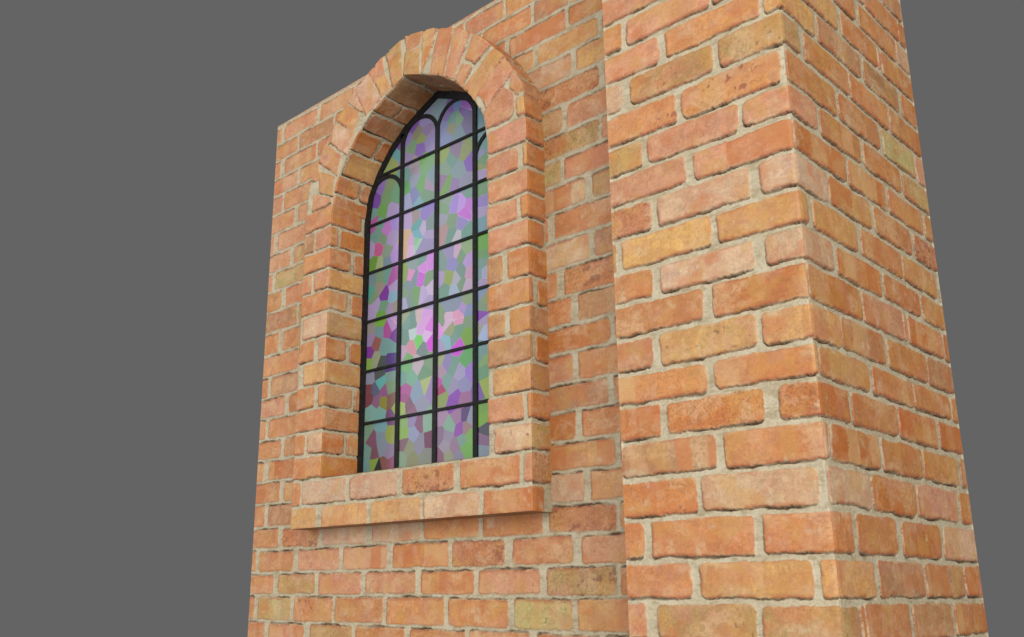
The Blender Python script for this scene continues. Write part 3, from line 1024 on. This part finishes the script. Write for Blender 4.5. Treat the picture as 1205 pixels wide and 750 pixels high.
# ------------------------------------------------------------------ window surround
sf = parse(SURROUND_FRONT)
vo = []
for i, (fl, c) in enumerate(VOUSSOIRS):
    P = np.array(fl).reshape(-1, 2); q = P.mean(0)-np.array([CX, CZ]); t = math.atan2(q[1], q[0])
    cd = np.array([-math.sin(t), math.cos(t)]) if q[0] < .09 else np.array([0, -1.0])
    if q[0] < .09: cd = np.array([math.cos(t+PI/2), math.sin(t+PI/2)])
    P = P+(P-P.mean(0))/np.hypot(*(P-P.mean(0)).T)[:, None]*.0035
    vo.append((P, c, cd))
front = sf+vo
rv = parse(REVEAL)
def reveal_bricks():
    """inner face: U = depth from the front, V = length along the profile from the left sill"""
    L = [(b[0]-np.array([YS, Z0]), b[1], None) for b in rv]
    s0 = CZ-Z0
    a = np.linspace(180, 0, 721); x, z = curve(ri, a); s = np.concatenate([[0], np.cumsum(np.hypot(np.diff(x), np.diff(z)))])+s0
    A = lambda ang: float(np.interp(-ang, -a, s))
    rows = [(177, 168.5, [(-.01, .2, 'o')]), (168.5, 157.5, [(-.01, .098, 'o'), (.110, .2, 'o')]), (157.5, 143.5, [(.014, .2, 'y')]),
            (143.5, 130, [(-.01, .094, 'd'), (.110, .2, 'd')]), (130, 117.5, [(.012, .2, 'm')]), (117.5, 106, [(-.01, .080, 'd'), (.092, .2, 'o')]),
            (106, 91, [(-.01, .2, 'm')]), (91, 76, [(-.01, .09, 'm'), (.10, .2, 'm')]), (76, 62, [(-.01, .2, 'm')]), (62, 48, [(-.01, .07, 'o'), (.08, .2, 'p')]),
            (48, 34, [(-.01, .2, 'p')]), (34, 19, [(-.01, .1, 'o'), (.11, .2, 'o')]), (19, 4, [(-.01, .2, 'p')])]
    for a0, a1, bl in rows:
        v0, v1 = A(a0), A(a1)-.0125
        for u0, u1, c in bl: L.append((np.array([[u0, v0], [u1, v0], [u1, v1], [u0, v1]]), c, None))
    st = s[-1]; v = st
    for k, z in enumerate(zs[2:13]):                       # right jamb, going down
        v1 = st+(CZ-z); vs = st+(CZ-zs[k+1])
        L.append((np.array([[-.01, vs+.0125], [.2, vs+.0125], [.2, v1], [-.01, v1]]), 'odmpy'[k % 5], np.array([0, 1.0])))
    return L, a, s
RB, ra, rs = reveal_bricks()
arch = Surf(); jl = Surf(); jr = Surf(); sill = Surf()
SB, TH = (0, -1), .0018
# front faces
zj = np.linspace(Z0, CZ, 490); oj = np.ones(490); FA = (front, SB, 300); RA = (RB, SB, 340)
osb = parse(SURROUND_SIDE)
arcs = [(np.array([[YS-.01, 1.314], [YS+.09, 1.314], [YS+.09, 1.372], [YS-.01, 1.372]]), 'm', None)]
k = 0
for z in np.arange(1.388, 2.2, .074):
    arcs.append((np.array([[YS-.01, z], [YS+.09, z], [YS+.09, z+.06], [YS-.01, z+.06]]), 'omdp'[k % 4], None)); k += 1
osb = [(b[0], b[1], None) for b in osb]+arcs
for b in osb: b[0][:, 0] -= YS
OA = (osb, SB, 360)
hjl = arris(XI*oj, zj, FA, 0*oj, zj-Z0, RA); hjr = arris(XR*oj, zj, FA, 0*oj, rs[-1]+(CZ-zj), RA)
hol = arris(XO*oj, zj, FA, 0*oj, zj, OA); hor = arris(XQ*oj, zj, FA, 0*oj, zj, OA)
zl = np.linspace(ZS, Z0, 82); ol = np.ones(82); hsl = arris(XO*ol, zl, FA, 0*ol, zl, OA); hsr = arris(XQ*ol, zl, FA, 0*ol, zl, OA)
plane(jl, (0, YS, 0), (1, 0, 0), (0, 0, 1), XO, XI, Z0, CZ, (0, -1, 0), front, SB, 300, TH, '', nv=490, corner={'l': ((-1, 0, 0), hol), 'r': ((1, 0, 0), hjl)})
plane(jr, (0, YS, 0), (1, 0, 0), (0, 0, 1), XR, XQ, Z0, CZ, (0, -1, 0), front, SB, 300, TH, '', nv=490, corner={'l': ((-1, 0, 0), hjr), 'r': ((1, 0, 0), hor)})
plane(sill, (0, YS, 0), (1, 0, 0), (0, 0, 1), XO, XQ, ZS, Z0, (0, -1, 0), front, SB, 300, TH, 'b', nv=82, corner={'l': ((-1, 0, 0), hsl), 'r': ((1, 0, 0), hsr)})
A1 = np.linspace(180, 0, 12*44+1)
xi, zi = curve(ri, A1); xo, zo = curve(ro_, A1)
t = np.linspace(0, 1, 84)[:, None]
X = xi*(1-t)+xo*t; Z = zi*(1-t)+zo*t
r_ = np.hypot(xi-CX, zi-CZ); sA = np.interp(-A1, -ra, rs); nin = np.stack([-(xi-CX)/r_, 0*xi, -(zi-CZ)/r_], -1)
r2 = np.hypot(xo-CX, zo-CZ); nou = np.stack([(xo-CX)/r2, 0*xo, (zo-CZ)/r2], -1)
sO = np.concatenate([[0], np.cumsum(np.hypot(np.diff(xo), np.diff(zo)))]); vO = CZ+np.minimum(sO, sO[-1]-sO)
hai = arris(xi, zi, FA, 0*xi, sA, RA); hao = arris(xo, zo, FA, 0*xo, vO, OA)
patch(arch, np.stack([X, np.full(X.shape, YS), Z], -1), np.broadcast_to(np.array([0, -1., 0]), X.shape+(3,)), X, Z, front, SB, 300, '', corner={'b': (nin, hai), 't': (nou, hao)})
# inner faces (reveals, soffit)
def ribbon(surf, xs, zs_, vs, nx, nz, y0, y1, off, bricks, crev, seed, flip, edges='lr', hc=None):
    nu = int((y1-y0)/TH)+1
    u = np.linspace(0, y1-y0, nu)
    U, V = np.meshgrid(u, vs)
    P = np.stack([np.repeat(xs[:, None], nu, 1), U+y0, np.repeat(zs_[:, None], nu, 1)], -1)
    N = np.stack([np.repeat(nx[:, None], nu, 1), 0*U, np.repeat(nz[:, None], nu, 1)], -1)
    patch(surf, P, N, U, V, bricks, crev, seed, edges, flip=flip, corner=None if hc is None else {'l': ((0, -1., 0), hc)})
YG2 = YG+.035
zz = np.linspace(Z0, CZ, 490); one = np.ones(490)
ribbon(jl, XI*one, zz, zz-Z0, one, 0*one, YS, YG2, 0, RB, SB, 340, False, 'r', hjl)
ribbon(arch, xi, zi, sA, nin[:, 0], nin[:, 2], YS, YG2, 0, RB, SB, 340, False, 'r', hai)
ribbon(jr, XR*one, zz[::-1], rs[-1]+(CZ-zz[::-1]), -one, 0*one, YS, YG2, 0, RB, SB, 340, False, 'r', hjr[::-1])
# outer faces; V is height here so that the courses turn the corner
zq = np.linspace(ZS, CZ, 560); o2 = np.ones(560)
def split(surf_lo, surf_hi, xq, nx, flip, hl, hh):
    m = zq <= Z0+.0005
    zl = np.linspace(ZS, Z0, 82); ol = np.ones(82)
    ribbon(surf_lo, xq*ol, zl, zl, nx*ol, 0*ol, YS, YW+.004, 0, osb, SB, 360, flip, 'b', hl)
    zh = np.linspace(Z0, CZ, 490); oh = np.ones(490)
    ribbon(surf_hi, xq*oh, zh, zh, nx*oh, 0*oh, YS, YW+.004, 0, osb, SB, 360, flip, '', hh)
split(sill, jr, XQ, 1, False, hsr, hor); split(sill, jl, XO, -1, True, hsl, hol)
ribbon(arch, xo, zo, vO, nou[:, 0], nou[:, 2], YS, YW+.004, 0, osb, SB, 360, True, '', hao)
# sill underside and sill top
und = [(np.array([[x, .004], [x+.19, .004], [x+.19, .1], [x, .1]]), 'm', None) for x in np.arange(XO, XQ, .21)]
plane(sill, (0, YS, ZS), (1, 0, 0), (0, 1, 0), XO, XQ, 0, YW+.004-YS, (0, 0, -1), und, SB, 380, .004, 'b')
plane(sill, (0, YS, Z0), (1, 0, 0), (0, 1, 0), XI, XR, 0, YG2-YS, (0, 0, 1), [(np.array([[x, -.01], [x+.19, -.01], [x+.19, .3], [x, .3]]), 'o', None) for x in np.arange(XI, XR, .205)], SB, 390, .004, 'b')
ao = arch.build('window_surround', BR, root)
jl.build('jamb', BR, ao); jr.build('jamb', BR, ao); sill.build('sill', BR, ao)

# ------------------------------------------------------------------ window: iron frame, bars, tracery, glass
import bmesh
def solid(name, loops, y0, y1, parent, mat=IR, bev=.0012):
    """loops: list of quads-strips [(outer pts),(inner pts)] extruded from y0 to y1"""
    bm = bmesh.new()
    for A, B in loops:
        n = len(A); vs = []
        for y in (y0, y1):
            vs.append([[bm.verts.new((p[0]-BASE[0], y-BASE[1], p[1]-BASE[2])) for p in A], [bm.verts.new((p[0]-BASE[0], y-BASE[1], p[1]-BASE[2])) for p in B]])
        for i in range(n-1):
            a, b = vs[0]; c, d = vs[1]
            bm.faces.new((a[i], a[i+1], b[i+1], b[i])); bm.faces.new((c[i+1], c[i], d[i], d[i+1]))
            bm.faces.new((a[i+1], a[i], c[i], c[i+1])); bm.faces.new((b[i], b[i+1], d[i+1], d[i]))
        for i in (0, n-1):
            f = (vs[0][0][i], vs[0][1][i], vs[1][1][i], vs[1][0][i])
            bm.faces.new(f)
    bmesh.ops.recalc_face_normals(bm, faces=bm.faces)
    if bev: bmesh.ops.bevel(bm, geom=[e for e in bm.edges if e.calc_face_angle(0) > .7], offset=bev, segments=2, affect='EDGES')
    me = bpy.data.meshes.new(name); bm.to_mesh(me); bm.free(); me.materials.append(mat)
    o = bpy.data.objects.new(name, me); S.collection.objects.link(o); o.parent = parent
    return o
AF = np.linspace(180, 0, 25)
fx, fz = curve(ri+.004, AF); gx, gz = curve(ri-.026, AF)
outer = [(XI-.004, Z0-.01)]+list(zip(fx, fz))+[(XR+.004, Z0-.01)]
inner = [(XI+.026, Z0-.01)]+list(zip(gx, gz))+[(XR-.026, Z0-.01)]
frame = solid('window_frame', [(outer, inner)], YG, YG+.018, root)
def topz(x):
    xx_, zz_ = curve(ri-.015, np.linspace(180, 0, 361)); return float(np.interp(x, xx_, zz_))
for x in (-2.179, -2.0105, -1.842):
    zt = 1.452 if abs(x+2.0105) < .01 else topz(x)
    solid('mullion', [([(x-.0095, Z0-.01), (x-.0095, zt)], [(x+.0095, Z0-.01), (x+.0095, zt)])], YG, YG+.006, frame, bev=.0008)
def span(z):
    if z < CZ: return XI+.012, XR-.012
    xx_, zz_ = curve(ri-.015, np.linspace(180, 90, 181)); x = float(np.interp(z, zz_, xx_)); return x, 2*CX-x
for z in (1.3634, 1.1935, 1.0248, .8552, .6872, .5166, .346):
    a, b = span(z)
    solid('glazing_bar', [([(a, z+.0044), (b, z+.0044)], [(a, z-.0044), (b, z-.0044)])], YG-.0015, YG+.005, frame, bev=.0005)
for cx, cz in ((-2.2635, 1.268), (-2.0945, 1.428), (-1.9265, 1.428), (-1.7585, 1.268)):
    th = np.linspace(PI, 0, 33)
    solid('tracery_arch', [(list(zip(cx+.090*np.cos(th), cz+.090*np.sin(th))), list(zip(cx+.076*np.cos(th), cz+.076*np.sin(th))))], YG+.0006, YG+.0065, frame, bev=.0008)

gl = Surf()
pts = np.array([[float(v) for v in ln.split()] for ln in PANES.strip().splitlines()])
R = random.Random(5)
ext = []
while len(ext) < 45:
    x = R.uniform(-1.75, XR); z = R.uniform(Z0, 1.5)
    if x > -1.735: ext.append([x, z]+list(pts[R.randrange(len(pts)), 2:]))
pts = np.concatenate([pts, np.array(ext)])
STEP = .0017
gxs = np.arange(XI-.002, XR+.004, STEP); gzs = np.arange(Z0-.01, CZ+.37, STEP)
GX, GZ = np.meshgrid(gxs, gzs)
cxm = (GX[:-1, :-1]+STEP/2).ravel(); czm = (GZ[:-1, :-1]+STEP/2).ravel()
lim = np.interp(np.clip(np.degrees(np.arctan2(czm-CZ, cxm-CX)), 0, 180), ANG, ri)
keep = (czm < CZ) | (np.hypot(cxm-CX, czm-CZ) < lim*.985)
cxm = cxm[keep]; czm = czm[keep]
d1 = np.full(cxm.size, 9.); d2 = np.full(cxm.size, 9.); ow = np.zeros(cxm.size, int)
for i, (x, z, *_c) in enumerate(pts):
    a_ = R.uniform(0, PI); st_ = R.uniform(1.0, 1.35)
    dx = (cxm-x); dz = (czm-z)*.92
    u_ = dx*math.cos(a_)+dz*math.sin(a_); v_ = -dx*math.sin(a_)+dz*math.cos(a_)
    d = np.hypot(u_, v_)
    n_ = d < d1; d2 = np.where(n_, d1, np.minimum(d2, d)); d1 = np.where(n_, d, d1); ow[n_] = i
GF = 1.25
gc = lin(pts[:, 2:5])/GF*np.array([.92, .98, .97])
gc = gc[ow]
lum = pts[ow, 2:5].max(1)
edge = (1-ss(.0006, .0022, d2-d1))*(lum > 185)*(hsh(ow.astype(np.int64), ow.astype(np.int64)*3, 3) > .4)
gc = gc*(1-.5*edge[:, None])+np.array([.62, .52, .64])/GF*.5*edge[:, None]
gc = gc*(1+.10*(fbm(cxm*14, czm*14, 77)-.5))[:, None]
ny, nx = GX.shape
idx = np.arange(ny*nx).reshape(ny, nx)
q = np.stack([idx[:-1, :-1], idx[:-1, 1:], idx[1:, 1:], idx[1:, :-1]], -1).reshape(-1, 4)[keep]
v = np.stack([GX, np.full(GX.shape, YG+.004), GZ], -1).reshape(-1, 3)-BASE
used = np.zeros(len(v), bool); used[q.ravel()] = True; rm = np.cumsum(used)-1
v = v[used]; q = rm[q]
me = bpy.data.meshes.new('stained_glass')
me.vertices.add(len(v)); me.vertices.foreach_set('co', v.astype(np.float32).ravel())
me.loops.add(q.size); me.loops.foreach_set('vertex_index', q.astype(np.int32).ravel())
me.polygons.add(len(q)); me.polygons.foreach_set('loop_start', np.arange(0, q.size, 4, dtype=np.int32))
me.update(calc_edges=True)
at = me.color_attributes.new('tint', 'FLOAT_COLOR', 'CORNER')
cc = np.concatenate([np.repeat(gc, 4, 0), np.ones((q.size, 1))], 1)
at.data.foreach_set('color', cc.astype(np.float32).ravel())
me.materials.append(GL)
go = bpy.data.objects.new('stained_glass', me); S.collection.objects.link(go); go.parent = frame
